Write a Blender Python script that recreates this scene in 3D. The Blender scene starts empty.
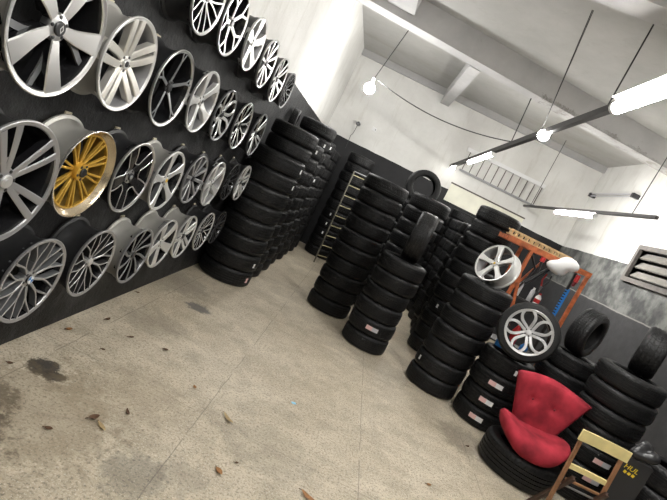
import bpy, bmesh, math, random
from math import sin, cos, pi, radians, sqrt, atan2
from mathutils import Vector, Matrix
random.seed(7)
SC = bpy.context.scene
COL = SC.collection

# ------------------------------------------------------------------ materials
MATS = {}
def new_mat(name):
    m = bpy.data.materials.new(name); m.use_nodes = True
    nt = m.node_tree; b = nt.nodes['Principled BSDF']
    MATS[name] = m
    return m, nt, b
def pm(name, col, rough=.5, metal=0.0, noise=0.0, nscale=20, bump=0.0, spec=None, coat=0.0):
    m, nt, b = new_mat(name)
    b.inputs['Base Color'].default_value = (*col, 1)
    b.inputs['Roughness'].default_value = rough
    b.inputs['Metallic'].default_value = metal
    if spec is not None: b.inputs['Specular IOR Level'].default_value = spec
    if coat: b.inputs['Coat Weight'].default_value = coat
    if noise or bump:
        tc = nt.nodes.new('ShaderNodeTexCoord')
        n = nt.nodes.new('ShaderNodeTexNoise'); n.inputs['Scale'].default_value = nscale; n.inputs['Detail'].default_value = 6
        nt.links.new(tc.outputs['Object'], n.inputs['Vector'])
        if noise:
            r = nt.nodes.new('ShaderNodeValToRGB')
            r.color_ramp.elements[0].position = .3; r.color_ramp.elements[1].position = .7
            r.color_ramp.elements[0].color = (*[c*(1-noise) for c in col], 1)
            r.color_ramp.elements[1].color = (*[min(1, c*(1+noise)) for c in col], 1)
            nt.links.new(n.outputs['Fac'], r.inputs['Fac']); nt.links.new(r.outputs['Color'], b.inputs['Base Color'])
        if bump:
            bp = nt.nodes.new('ShaderNodeBump'); bp.inputs['Strength'].default_value = bump; bp.inputs['Distance'].default_value = .02
            nt.links.new(n.outputs['Fac'], bp.inputs['Height']); nt.links.new(bp.outputs['Normal'], b.inputs['Normal'])
    return m
def emis(name, col, s):
    m, nt, b = new_mat(name)
    b.inputs['Base Color'].default_value = (.9, .9, .9, 1)
    b.inputs['Emission Color'].default_value = (*col, 1); b.inputs['Emission Strength'].default_value = s
    return m
class NT:
    """small node helper"""
    def __init__(s, name): s.m, s.nt, s.b = new_mat(name)
    def n(s, t, **kw):
        x = s.nt.nodes.new(t)
        for k, v in kw.items(): setattr(x, k, v)
        return x
    def l(s, a, b): s.nt.links.new(a, b)
    def math(s, op, a, b=None, clamp=False):
        x = s.n('ShaderNodeMath', operation=op); x.use_clamp = clamp
        for i, v in enumerate((a, b)):
            if v is None: continue
            if isinstance(v, (int, float)): x.inputs[i].default_value = v
            else: s.l(v, x.inputs[i])
        return x.outputs[0]
    def noise(s, vec, scale, detail=5, rough=.55):
        x = s.n('ShaderNodeTexNoise'); x.inputs['Scale'].default_value = scale; x.inputs['Detail'].default_value = detail; x.inputs['Roughness'].default_value = rough
        s.l(vec, x.inputs['Vector']); return x.outputs['Fac']
    def ramp(s, fac, p0, c0, p1, c1):
        x = s.n('ShaderNodeValToRGB'); e = x.color_ramp.elements
        e[0].position = p0; e[1].position = p1
        e[0].color = (*c0, 1) if not isinstance(c0, (int, float)) else (c0, c0, c0, 1)
        e[1].color = (*c1, 1) if not isinstance(c1, (int, float)) else (c1, c1, c1, 1)
        s.l(fac, x.inputs['Fac']); return x.outputs['Color']
    def mix(s, fac, a, b, mode='MIX'):
        x = s.n('ShaderNodeMix', data_type='RGBA', blend_type=mode)
        for sock, v in ((x.inputs[0], fac), (x.inputs[6], a), (x.inputs[7], b)):
            if isinstance(v, (int, float)): sock.default_value = v
            elif isinstance(v, tuple): sock.default_value = (*v, 1)
            else: s.l(v, sock)
        return x.outputs[2]
    def bump(s, h, st, d=.01):
        x = s.n('ShaderNodeBump'); x.inputs['Strength'].default_value = st; x.inputs['Distance'].default_value = d
        s.l(h, x.inputs['Height']); s.l(x.outputs['Normal'], s.b.inputs['Normal'])

def floor_material():
    k = NT('concrete_floor'); tc = k.n('ShaderNodeTexCoord').outputs['Object']
    big = k.noise(tc, .9, 5, .6); mid = k.noise(tc, 5, 6, .65); fine = k.noise(tc, 48, 4, .75); grain = k.noise(tc, 85, 3, .7)
    col = k.ramp(big, .3, (.50, .43, .32), .72, (.68, .61, .485))
    col = k.mix(k.ramp(mid, .35, 0., .65, 1.), k.mix(.55, col, (.30, .245, .17)), col)
    med = k.noise(tc, 1.9, 8, .75)
    col = k.mix(k.ramp(med, .5, 0., .66, .55), col, (.28, .235, .165))
    col = k.mix(k.ramp(k.noise(tc, 12, 6, .8), .6, 0., .68, .6), col, (.17, .145, .11))
    col = k.mix(k.ramp(fine, .36, .75, .5, 0.), col, (.12, .1, .075))
    col = k.mix(k.ramp(grain, .56, 0., .66, .8), col, (.74, .69, .58))
    sx = k.n('ShaderNodeSeparateXYZ'); k.l(tc, sx.inputs[0]); X, Y = sx.outputs[0], sx.outputs[1]
    # sawn joints
    wob = k.math('MULTIPLY', k.math('SUBTRACT', k.noise(tc, 3, 3), .5), .03)
    def line(c, p, w):
        d = k.math('ABSOLUTE', k.math('SUBTRACT', k.math('ADD', c, wob), p))
        return k.math('LESS_THAN', d, w)
    j = None
    for c, p, w in ((X, -.39, .004), (X, .93, .004), (X, 2.2, .004), (Y, 3.54, .003), (Y, 6.1, .003), (X, -1.55, .004)):
        q = line(c, p, w); j = q if j is None else k.math('MAXIMUM', j, q)
    brk = k.math('GREATER_THAN', k.noise(tc, 2.3, 4), .43)
    col = k.mix(k.math('MULTIPLY', k.math('MULTIPLY', j, brk), .5), col, (.1, .085, .07))
    # stains with their own outline: (x, y, radius, strength, colour)
    nn = k.noise(tc, 9, 8, .75)
    for x, y, r, st, c in ((-1.46, 3.16, .13, .92, (.02, .02, .022)), (-1.36, 3.11, .09, .9, (.02, .02, .022)), (-1.52, 2.62, .24, .72, (.045, .038, .03)), (-1.5, 2.3, .4, .8, (.03, .026, .024)), (-1.25, 2.7, .6, .4, (.2, .15, .09)),
                           (-1.17, 5.5, .15, .75, (.08, .08, .09)), (-.5, 2.62, .22, .4, (.12, .115, .1)), (-.25, 2.8, .18, .3, (.16, .14, .11)), (.2, 3.5, .4, .22, (.2, .18, .14)),
                           (-.9, 3.3, .5, .25, (.2, .15, .09)), (2.25, 5.5, .4, .4, (.12, .1, .08)), (1.2, 6.6, .5, .25, (.15, .13, .1)), (-1.3, 4.6, .35, .25, (.14, .12, .1)), (-1.66, 6.0, .5, .35, (.13, .11, .09))):
        dx = k.math('SUBTRACT', X, x); dy = k.math('SUBTRACT', Y, y)
        d = k.math('SQRT', k.math('ADD', k.math('MULTIPLY', dx, dx), k.math('MULTIPLY', dy, dy)))
        d = k.math('ADD', k.math('DIVIDE', d, r), k.math('MULTIPLY', k.math('SUBTRACT', nn, .5), 2.6))
        col = k.mix(k.ramp(d, .7, st, 1.12, 0.), col, c)
    # scratches
    w = k.n('ShaderNodeTexWave', wave_type='RINGS'); w.inputs['Scale'].default_value = .35; w.inputs['Distortion'].default_value = 9; w.inputs['Detail'].default_value = 3
    k.l(tc, w.inputs['Vector'])
    col = k.mix(k.math('MULTIPLY', k.ramp(w.outputs['Fac'], .0, 1., .006, 0.), .12), col, (.13, .11, .09))
    k.l(col, k.b.inputs['Base Color'])
    k.l(k.ramp(mid, .3, .42, .7, .62), k.b.inputs['Roughness'])
    k.b.inputs['Specular IOR Level'].default_value = .35
    k.bump(k.math('ADD', fine, k.math('MULTIPLY', mid, .6)), .22, .006)
    return k.m
def wall_material(name, kind):
    """painted wall: black gloss paint below a line, limewash white above"""
    k = NT(name); tc = k.n('ShaderNodeTexCoord').outputs['Object']
    sx = k.n('ShaderNodeSeparateXYZ'); k.l(tc, sx.inputs[0]); X, Y, Z = sx.outputs
    wn = k.noise(tc, 2.2, 6, .6); st = k.noise(tc, .8, 6, .65); rough = k.noise(tc, 38, 4, .7); mid = k.noise(tc, 7, 5)
    white = k.ramp(st, .3, (.66, .65, .62), .62, (.80, .795, .77))
    streak = k.n('ShaderNodeMapping'); streak.inputs['Scale'].default_value = (3, 3, .5); k.l(tc, streak.inputs['Vector'])
    sn = k.noise(streak.outputs[0], 1.3, 6, .7)
    white = k.mix(k.ramp(sn, .55, 0., .75, .55), white, (.5, .475, .42))
    edge = k.math('ADD', Z, k.math('MULTIPLY', k.math('SUBTRACT', wn, .5), .04))
    if kind == 'side':
        dark = k.ramp(mid, .35, (.0075, .0075, .008), .7, (.015, .015, .016))
        dark = k.mix(k.ramp(k.noise(tc, 1.1, 7, .7), .5, 0., .56, .6), dark, (.042, .042, .043))  # lighter grey blotches: sheen of the rough plaster put into the colour
    elif kind == 'back':
        dark = k.ramp(wn, .3, (.017, .017, .018), .7, (.028, .028, .03))
    else:
        lo = k.ramp(mid, .3, (.042, .042, .044), .7, (.06, .06, .063))
        hi = k.ramp(wn, .42, (.06, .062, .062), .58, (.2, .205, .195))
        hi = k.mix(k.ramp(mid, .5, 0., .64, .55), hi, (.095, .095, .095))
        e2 = k.math('ADD', Z, k.math('MULTIPLY', k.math('SUBTRACT', wn, .5), .05))
        band = k.math('GREATER_THAN', e2, 2.1)
        dark = k.mix(band, lo, hi)
        ln = k.math('LESS_THAN', k.math('ABSOLUTE', k.math('SUBTRACT', e2, 2.1)), .012)
        dark = k.mix(k.math('MULTIPLY', ln, .7), dark, (.32, .31, .29))
    f = k.math('GREATER_THAN', edge, 3.03)
    k.l(k.mix(f, dark, white), k.b.inputs['Base Color'])
    k.b.inputs['Specular IOR Level'].default_value = .28
    k.l(k.mix(f, (.55, .55, .55) if kind == 'side' else (.6, .6, .6), (.85, .85, .85)), k.b.inputs['Roughness'])
    k.bump(k.math('ADD', rough, k.math('MULTIPLY', mid, 1.2)), .55 if kind == 'side' else .2, .012)
    return k.m
def ceiling_material():
    k = NT('ceiling_paint'); tc = k.n('ShaderNodeTexCoord').outputs['Object']
    st = k.noise(tc, .7, 7, .65); mid = k.noise(tc, 4, 6, .7)
    sx = k.n('ShaderNodeSeparateXYZ'); k.l(tc, sx.inputs[0])
    c = k.ramp(st, .3, (.37, .365, .345), .65, (.47, .465, .445))
    c = k.mix(k.ramp(mid, .56, 0., .74, .4), c, (.33, .315, .285))
    mp = k.n('ShaderNodeMapping'); mp.inputs['Scale'].default_value = (.3, 1.1, 1); k.l(tc, mp.inputs['Vector'])
    damp = k.noise(mp.outputs[0], 1.5, 6, .7)
    zone = k.math('GREATER_THAN', sx.outputs[1], 10.2)
    c = k.mix(k.math('MULTIPLY', zone, k.ramp(damp, .5, 0., .75, .45)), c, (.33, .295, .24))
    k.l(c, k.b.inputs['Base Color']); k.b.inputs['Roughness'].default_value = .9
    k.bump(mid, .15, .01)
    return k.m
def beam_material():
    k = NT('beam_paint'); tc = k.n('ShaderNodeTexCoord').outputs['Object']
    st = k.noise(tc, 1.2, 6, .65); mid = k.noise(tc, 3.5, 8, .75)
    c = k.ramp(st, .3, (.40, .395, .392), .65, (.50, .495, .49))
    sx = k.n('ShaderNodeSeparateXYZ'); k.l(tc, sx.inputs[0])
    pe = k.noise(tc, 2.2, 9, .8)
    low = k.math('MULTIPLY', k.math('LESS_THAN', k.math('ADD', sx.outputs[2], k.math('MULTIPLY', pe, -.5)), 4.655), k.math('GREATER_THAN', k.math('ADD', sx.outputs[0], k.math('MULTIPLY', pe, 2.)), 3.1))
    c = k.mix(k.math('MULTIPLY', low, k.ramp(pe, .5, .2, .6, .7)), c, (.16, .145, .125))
    c = k.mix(k.ramp(mid, .62, 0., .7, .5), c, (.27, .25, .23))
    k.l(c, k.b.inputs['Base Color']); k.b.inputs['Roughness'].default_value = .9
    k.bump(mid, .2, .01)
    return k.m
def tyre_material(name, base, sipes, tilt, rough):
    """rubber with moulded sipes running across the tread"""
    k = NT(name); tc = k.n('ShaderNodeTexCoord').outputs['Object']
    sx = k.n('ShaderNodeSeparateXYZ'); k.l(tc, sx.inputs[0]); X, Y, Z = sx.outputs
    ang = k.math('ARCTAN2', Y, X)
    r = k.math('SQRT', k.math('ADD', k.math('MULTIPLY', X, X), k.math('MULTIPLY', Y, Y)))
    a = k.math('ADD', k.math('MULTIPLY', ang, sipes), k.math('MULTIPLY', k.math('ABSOLUTE', Z), tilt))
    s = k.ramp(k.math('SINE', a), .62, 0., .8, 1.)
    tread = k.math('GREATER_THAN', r, .468)
    ribs = k.ramp(k.math('SINE', k.math('MULTIPLY', r, 330)), .3, 0., .6, .35)
    h = k.math('ADD', k.math('MULTIPLY', tread, k.math('SUBTRACT', 1.0, s)), k.math('MULTIPLY', k.math('SUBTRACT', 1.0, tread), ribs))
    n = k.noise(tc, 6, 5)
    c = k.ramp(n, .3, tuple(v*.75 for v in base), .7, tuple(v*1.3 for v in base))
    k.l(c, k.b.inputs['Base Color'])
    k.b.inputs['Roughness'].default_value = rough; k.b.inputs['Specular IOR Level'].default_value = .34
    k.bump(h, .5, .006)
    return k.m
M = MATS
floor_material(); wall_material('rim_wall_paint', 'side'); wall_material('back_wall_paint', 'back'); wall_material('side_wall_paint', 'far')
ceiling_material(); beam_material()
TY = [tyre_material('rubber_a', (.0075, .0075, .008), 34, 4, .5), tyre_material('rubber_b', (.0095, .0095, .01), 46, -6, .48), tyre_material('rubber_c', (.0065, .0065, .007), 26, 9, .55), tyre_material('rubber_d', (.012, .012, .0128), 56, 0, .5)]
pm('machined', (.74, .74, .73), .30, .92); pm('silver_paint', (.74, .74, .725), .33, .55, coat=.3); pm('warm_silver', (.72, .70, .65), .33, .6, coat=.3)
pm('gloss_black', (.012, .012, .013), .22, 0, coat=.4); pm('satin_black', (.02, .02, .021), .45); pm('gunmetal', (.20, .205, .21), .35, .5); pm('barrel_grey', (.42, .41, .38), .45, .4)
pm('gold_reflection', (.42, .27, .07), .4, .6); pm('gold', (.64, .39, .065), .35, .55); pm('polished_gold_reflection', (.56, .47, .33), .25, .8); pm('polished', (.82, .80, .76), .2, .85); pm('dull_steel', (.33, .33, .34), .4, .6); pm('wheel_silver', (.52, .52, .52), .33, .6); pm('mid_silver', (.37, .37, .375), .33, .6)  # darker gold and warm polish: gold reflections painted into the mesh rim
pm('cap_black', (.02, .02, .022), .3); pm('cap_blue', (.03, .19, .5), .3); pm('cap_white', (.85, .85, .85), .3); pm('cap_yellow', (.75, .5, .05), .35); pm('cap_silver', (.7, .7, .7), .3, .7)
pm('ladder_rail', (.2, .19, .15), .45, .3); pm('tab_cream', (.62, .56, .42), .6); pm('paper', (.82, .82, .82), .6); pm('paper_pink', (.80, .52, .5), .6); pm('paper_grey', (.58, .57, .6), .6)
pm('orange_steel', (.45, .12, .04), .55, 0, .4, 14); pm('wood_pale', (.58, .42, .22), .6, 0, .3, 9); pm('wood_brown', (.30, .15, .075), .5, 0, .3, 14); pm('wood_dark', (.07, .035, .025), .5, 0, .3, 14)
pm('cream_slat', (.9, .76, .36), .5, 0, .08, 10); pm('red_fabric', (.33, .027, .042), .85, 0, .5, 4.5, .12, spec=.2); pm('red_piping', (.2, .015, .025), .8); pm('red_plastic', (.5, .03, .03), .4); pm('blue_plastic', (.03, .2, .55), .4)
pm('bag_white', (.97, .97, .97), .4); pm('dark_metal', (.035, .032, .032), .5, .2, .2, 20); pm('alu', (.66, .66, .67), .35, .7); pm('wire_dark', (.03, .03, .03), .6); pm('rung_yellow', (.5, .45, .25), .45); pm('board_cream', (.86, .85, .72), .5, 0, .06, 4)
pm('vent_concrete', (.21, .20, .18), .8, 0, .18, 6); pm('vent_frame', (.13, .12, .112), .8, 0, .2, 8); pm('carton_black', (.022, .022, .024), .6); pm('letter_yellow', (.85, .62, .03), .5); pm('rung_dark', (.09, .075, .065), .6)
pm('leaf_orange', (.36, .17, .06), .7, 0, .3, 30); pm('leaf_brown', (.12, .06, .03), .8, 0, .3, 30); pm('leaf_tan', (.45, .33, .17), .8, 0, .3, 30); pm('wrapper_blue', (.3, .65, .85), .4); pm('poster_white', (.8, .8, .86), .5); pm('poster_yellow', (.85, .68, .2), .5); pm('poster_red', (.55, .03, .03), .5)
pm('white_plastic', (.8, .8, .78), .4); pm('grey_can', (.45, .46, .47), .35, .5); pm('maroon_plastic', (.14, .015, .02), .4)
emis('tube_light', (1, .985, .95), 36); emis('tube_far', (1, .975, .93), 60); emis('bulb_light', (1, .99, .97), 165); emis('bulb_small', (1, .97, .92), 80); emis('bulb_end', (1, .97, .92), 22)

# ------------------------------------------------------------------ mesh helpers
def tag(o, label=None, cat=None, group=None, kind=None):
    if label: o['label'] = label
    if cat: o['category'] = cat
    if group: o['group'] = group
    if kind: o['kind'] = kind
    return o
def obj(name, bm, mats, parent=None, smooth=None, loc=None):
    me = bpy.data.meshes.new(name)
    bmesh.ops.recalc_face_normals(bm, faces=bm.faces[:])
    bm.to_mesh(me); bm.free()
    for m in (mats if isinstance(mats, (list, tuple)) else [mats]): me.materials.append(MATS[m] if isinstance(m, str) else m)
    if smooth is not None:
        for p in me.polygons: p.use_smooth = True
        if smooth < 180:
            me.set_sharp_from_angle(angle=radians(smooth))
    o = bpy.data.objects.new(name, me); COL.objects.link(o)
    if parent: o.parent = parent
    if loc: o.location = loc
    return o
def empty(name, loc=(0, 0, 0), rot=None):
    o = bpy.data.objects.new(name, None); COL.objects.link(o); o.location = loc; o.empty_display_size = .1
    if rot is not None: o.rotation_euler = rot
    return o
def box(bm, x0, x1, y0, y1, z0, z1, mi=0, bevel=0):
    r = bmesh.ops.create_cube(bm, size=1)
    vs = r['verts']
    for v in vs: v.co = Vector(((x0+x1)/2 + v.co.x*(x1-x0), (y0+y1)/2 + v.co.y*(y1-y0), (z0+z1)/2 + v.co.z*(z1-z0)))
    fs = {f for v in vs for f in v.link_faces}
    for f in fs: f.material_index = mi
    if bevel:
        es = list({e for v in vs for e in v.link_edges})
        bmesh.ops.bevel(bm, geom=es, offset=bevel, segments=2, affect='EDGES', profile=.6)
    return bm
def bar(bm, a, b, w, h, up=(0, 0, 1), mi=0, bevel=0):
    """rectangular bar from a to b, w across, h along 'up'"""
    a, b = Vector(a), Vector(b); d = (b-a); L = d.length; d.normalize()
    s = d.cross(Vector(up))
    if s.length < 1e-4: s = d.cross(Vector((1, 0, 0)))
    s.normalize(); u = s.cross(d)
    r = bmesh.ops.create_cube(bm, size=1); vs = r['verts']
    for v in vs: v.co = (a+b)/2 + d*(v.co.x*L) + s*(v.co.y*w) + u*(v.co.z*h)
    for f in {f for v in vs for f in v.link_faces}: f.material_index = mi
    if bevel: bmesh.ops.bevel(bm, geom=list({e for v in vs for e in v.link_edges}), offset=bevel, segments=2, affect='EDGES')
    return bm
def tube(bm, pts, r, n=8, mi=0, caps=True):
    pts = [Vector(p) for p in pts]; rings = []; rad = r if isinstance(r, (list, tuple)) else [r]*len(pts)
    ref = None
    for i, p in enumerate(pts):
        d = (pts[min(i+1, len(pts)-1)] - pts[max(i-1, 0)]).normalized()
        if ref is None: ref = d.orthogonal().normalized()
        ref = (ref - d*ref.dot(d)).normalized(); q = d.cross(ref)
        rings.append([bm.verts.new(p + (ref*cos(2*pi*k/n) + q*sin(2*pi*k/n))*rad[i]) for k in range(n)])
    for A, B in zip(rings, rings[1:]):
        for k in range(n):
            bm.faces.new((A[k], A[(k+1) % n], B[(k+1) % n], B[k])).material_index = mi
    if caps:
        bm.faces.new(rings[0][::-1]).material_index = mi; bm.faces.new(rings[-1]).material_index = mi
    return bm
def lathe(bm, prof, n=48, closed=False, mis=None, capfirst=False, caplast=False):
    rings = []
    for r, z in prof:
        if r < 1e-6: rings.append([bm.verts.new((0, 0, z))])
        else: rings.append([bm.verts.new((r*cos(2*pi*k/n), r*sin(2*pi*k/n), z)) for k in range(n)])
    pairs = list(zip(range(len(rings)-1), range(1, len(rings)))) + ([(len(rings)-1, 0)] if closed else [])
    for q, (i, j) in enumerate(pairs):
        A, B = rings[i], rings[j]; mi = mis[q] if mis else 0
        for k in range(n):
            k2 = (k+1) % n
            if len(A) == 1 and len(B) == 1: continue
            if len(A) == 1: f = bm.faces.new((A[0], B[k], B[k2]))
            elif len(B) == 1: f = bm.faces.new((A[k], B[0], A[k2]))
            else: f = bm.faces.new((A[k], B[k], B[k2], A[k2]))
            f.material_index = mi
    return bm

# ------------------------------------------------------------------ camera (2.05 m up, rolled 26 degrees, looking down the rim wall)
F_PX = 500.0
RIGHT = Vector((0.89480602, 0.07232386, 0.44055811)); DOWN = Vector((0.44624929, -0.11492558, -0.88749856)); FWD = Vector((-0.01355592, 0.99073779, -0.13511057))
CAM = Vector((0, 0, 2.05))
cd = bpy.data.cameras.new('camera'); cam = bpy.data.objects.new('camera', cd); COL.objects.link(cam)
cd.sensor_fit = 'HORIZONTAL'; cd.sensor_width = 36; cd.lens = F_PX/667*36; cd.clip_start = .05; cd.clip_end = 100
mw = Matrix((RIGHT, -DOWN, -FWD)).transposed().to_4x4(); mw.translation = CAM
cam.matrix_world = mw
SC.camera = cam

# ------------------------------------------------------------------ room shell
XL, XR, YB, YF, ZT = -1.80, 5.20, 13.6, -4.0, 5.30
def struct(name, bm, m, smooth=None): return tag(obj(name, bm, m, None, smooth), kind='structure')
bm = bmesh.new(); box(bm, XL-.2, XR+.2, YF-.2, YB+.2, -.2, 0); struct('floor', bm, 'concrete_floor')
bm = bmesh.new(); box(bm, XL-.2, XL, YF-.2, YB+.2, 0, ZT); struct('wall_left', bm, 'rim_wall_paint')
bm = bmesh.new(); box(bm, XL, XR, YB, YB+.2, 0, ZT); struct('wall_back', bm, 'back_wall_paint')
# right wall with the vent opening
VY0, VY1, VZ0, VZ1 = 8.55, 9.95, 2.78, 3.36
bm = bmesh.new()
box(bm, XR, XR+.3, YF-.2, VY0, 0, ZT); box(bm, XR, XR+.3, VY1, YB+.2, 0, ZT); box(bm, XR, XR+.3, VY0, VY1, 0, VZ0); box(bm, XR, XR+.3, VY0, VY1, VZ1, ZT)
struct('wall_right', bm, 'side_wall_paint')
bm = bmesh.new(); box(bm, XL, XR, YF-.2, YF, 0, ZT); struct('wall_front', bm, 'back_wall_paint')
bm = bmesh.new(); box(bm, XL-.2, XR+.2, YF-.2, YB+.2, ZT, ZT+.2); struct('ceiling', bm, 'ceiling_paint')
# ceiling beams
def beam(name, a, b, w, z0):
    bm = bmesh.new(); bar(bm, (a[0], a[1], (z0+ZT)/2), (b[0], b[1], (z0+ZT)/2), w, ZT-z0); struct(name, bm, 'beam_paint')
beam('trim_1', (XL, 8.82), (XR, 10.08), .36, 4.86)
beam('trim_2', (XL, 5.95), (XR, 4.9), .36, 4.86)
beam('trim_3', (.72, 9.75), (.72, YB), .24, 4.93)
beam('trim_4', (-.9, YF), (-.9, 8.8), .5, 4.98)
bm = bmesh.new(); box(bm, XL, XR, YB-.1, YB, 5.14, ZT); struct('trim_5', bm, 'beam_paint')
beam('trim_6', (XL, 1.0), (XR, 1.0), .36, 4.86)

# ------------------------------------------------------------------ wall vent
w1 = empty('window_1', (XR, 9.25, 2.7)); tag(w1, kind='structure')
bm = bmesh.new()
o = .09
box(bm, XR-.07, XR+.28, VY1-.0, VY1+o, VZ0-o, VZ1+o); box(bm, XR-.07, XR+.28, VY0-o, VY0, VZ0-o, VZ1+o)
box(bm, XR-.07, XR+.28, VY0, VY1, VZ1, VZ1+o); box(bm, XR-.07, XR+.28, VY0, VY1, VZ0-o, VZ0)
fr = obj('window_frame', bm, 'vent_frame'); fr.parent = w1; fr.matrix_parent_inverse = w1.matrix_world.inverted(); fr.location = (-XR, -9.25, -2.7)
bm = bmesh.new(); box(bm, XR+.22, XR+.27, VY0, VY1, VZ0, VZ1); q = obj('back_panel', bm, 'vent_frame', w1); q.location = (-XR, -9.25, -2.7)
fr.matrix_parent_inverse.identity()
for i in range(3):
    z = VZ0 + .05 + i*.19
    bm = bmesh.new(); bar(bm, (XR+.07, VY0, z+.06), (XR+.07, VY1, z+.06), .03, .16, up=(.75, 0, 1)); q = obj('louver', bm, 'vent_concrete', w1); q.location = (-XR, -9.25, -2.7)
for y in ():
    bm = bmesh.new(); box(bm, XR-.0, XR+.2, y-.02, y+.02, VZ0, VZ1); q = obj('divider', bm, 'vent_concrete', w1); q.location = (-XR, -9.25, -2.7)

# ------------------------------------------------------------------ tyres
def tyre_mesh(name, mat, grooves, blocks=False):
    """unit tyre: outer diameter 1, width 1 along z (scaled per tyre)"""
    half = []
    # tread from centre to shoulder: (r, z)
    gw = .022
    pts = [(.5, 0.0)]
    gl = sorted(grooves)
    if gl and gl[0] == 0:
        pts = [(.487, 0.0), (.487, gw*.8), (.5, gw)]; gl = gl[1:]
    for g in gl: pts += [(.4995-.004*g*2, g-gw), (.486-.004*g*2, g-gw*.8), (.486-.004*g*2, g+gw*.8), (.4985-.004*g*2, g+gw)]
    pts += [(.492, .36), (.483, .41), (.468, .455), (.455, .475), (.4525, .482), (.448, .478), (.42, .496), (.395, .5), (.37, .494), (.352, .48), (.349, .472), (.342, .465), (.33, .44), (.322, .40), (.318, .36), (.325, .33), (.34, .34), (.37, .385), (.41, .40), (.445, .37), (.465, .28), (.468, 0.0)]
    prof = [(r, -z) for r, z in pts[::-1] if z > 0] + pts if False else None
    upper = pts; lower = [(r, -z) for r, z in pts if z > 1e-9][::-1]
    loop = lower_outer = None
    # closed loop: outer centre -> +z side -> inner -> inner -z -> -z side -> back
    loop = upper + [(r, -z) for r, z in upper[::-1] if z > 1e-9]
    bm = bmesh.new(); lathe(bm, loop, 56, closed=True)
    me = bpy.data.meshes.new(name); bmesh.ops.recalc_face_normals(bm, faces=bm.faces[:]); bm.to_mesh(me); bm.free()
    me.materials.append(mat)
    for p in me.polygons: p.use_smooth = True
    me.set_sharp_from_angle(angle=radians(32))
    return me
TM = [tyre_mesh('tyre_ribbed', TY[0], [0, .15, .27]), tyre_mesh('tyre_touring', TY[1], [.07, .22]), tyre_mesh('tyre_offroad', TY[2], [.1, .26]), tyre_mesh('tyre_sport', TY[3], [0, .11, .24])]
def sticker_mesh(name, half_ang, half_h, mats, two):
    bm = bmesh.new(); n = 8; R = .5035; zc = 0
    rows = [[bm.verts.new((R*cos(-half_ang+2*half_ang*i/n), R*sin(-half_ang+2*half_ang*i/n), z)) for z in (-half_h, half_h)] for i in range(n+1)]
    rows2 = [[bm.verts.new(((R-.006)*cos(-half_ang+2*half_ang*i/n), (R-.006)*sin(-half_ang+2*half_ang*i/n), z)) for z in (-half_h, half_h)] for i in range(n+1)]
    for i in range(n):
        f = bm.faces.new((rows[i][0], rows[i+1][0], rows[i+1][1], rows[i][1])); f.material_index = 1 if two and i < 4 else 0
        bm.faces.new((rows2[i][0], rows2[i+1][0], rows2[i+1][1], rows2[i][1]))
    bmesh.ops.recalc_face_normals(bm, faces=bm.faces[:])
    me = bpy.data.meshes.new(name); bm.to_mesh(me); bm.free()
    for m in mats: me.materials.append(MATS[m])
    return me
STK = {'strip': sticker_mesh('sticker_strip', .26, .125, ['paper_grey', 'paper_pink'], True), 'white_strip': sticker_mesh('sticker_white_strip', .26, .12, ['paper', 'paper_pink'], True),
       'square': sticker_mesh('sticker_square', .05, .13, ['paper'], False), 'pink': sticker_mesh('sticker_pink', .06, .15, ['paper_pink'], False)}
ORD = ['lowest', 'second', 'third', 'fourth', 'fifth', 'sixth', 'seventh', 'eighth', 'ninth', 'tenth', 'eleventh', 'twelfth', 'thirteenth']
STICKY = {'strip': 'with a pink and grey paper strip', 'white_strip': 'with a pink and white paper strip', 'square': 'with a small white sticker', 'pink': 'with a small pink sticker'}
def add_sticker(t, kind, world_ang, spin, zoff=0, extra=0):
    s = bpy.data.objects.new('sticker', STK[kind]); COL.objects.link(s); s.parent = t
    s.rotation_euler = (0, 0, world_ang - spin + extra); s.location = (0, 0, zoff)
    s['label'] = 'pale paper sticker'
def tyre(label, x, y, z, D, h, var, axis=None, spin=None, group='stacked tyres', sticker=None):
    """axis None: lying flat with its base at z; else standing, centre at (x,y,z)"""
    t = bpy.data.objects.new('tyre', TM[var]); COL.objects.link(t)
    t.scale = (D, D, h); sp = random.uniform(0, 2*pi) if spin is None else spin
    if axis is None:
        t.location = (x, y, z + h/2); t.rotation_euler = (0, 0, sp)
    else:
        q = Vector(axis).normalized().to_track_quat('Z', 'Y'); t.rotation_mode = 'QUATERNION'; t.rotation_quaternion = q @ Matrix.Rotation(sp, 4, 'Z').to_quaternion(); t.location = (x, y, z)
    tag(t, label, 'tyre', group)
    if sticker:
        kind, off = sticker
        ang = atan2(-y, -x) + off
        add_sticker(t, kind, ang, sp, 0)
    return t
def stack(phrase, x, y, D, h, n, variants=(0, 1, 2, 3), stickers={}, jit=.018, offs={}, sizes={}, lean=(0, 0)):
    z = 0.0
    v0 = random.choice(variants)
    for i in range(n):
        if random.random() < .35: v0 = random.choice(variants)
        d, hh = sizes.get(i, (D*random.uniform(.975, 1.015), h))
        ox, oy = offs.get(i, (random.uniform(-jit, jit), random.uniform(-jit, jit)))
        ox += lean[0]*i; oy += lean[1]*i
        st = stickers.get(i)
        where = 'topmost' if i == n-1 else ORD[i] + (' from the floor' if i else '')
        lab = f"{where} black tyre of {phrase}" + (' ' + STICKY[st[0]] if st else '')
        if len(lab.replace('-', 'x').split()) > 16: lab = f"{where} tyre of {phrase}"
        tyre(lab, x+ox, y+oy, z, d, hh-.002, v0, sticker=st)
        z += hh
    return z
sq = lambda o: ('square', o)
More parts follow.
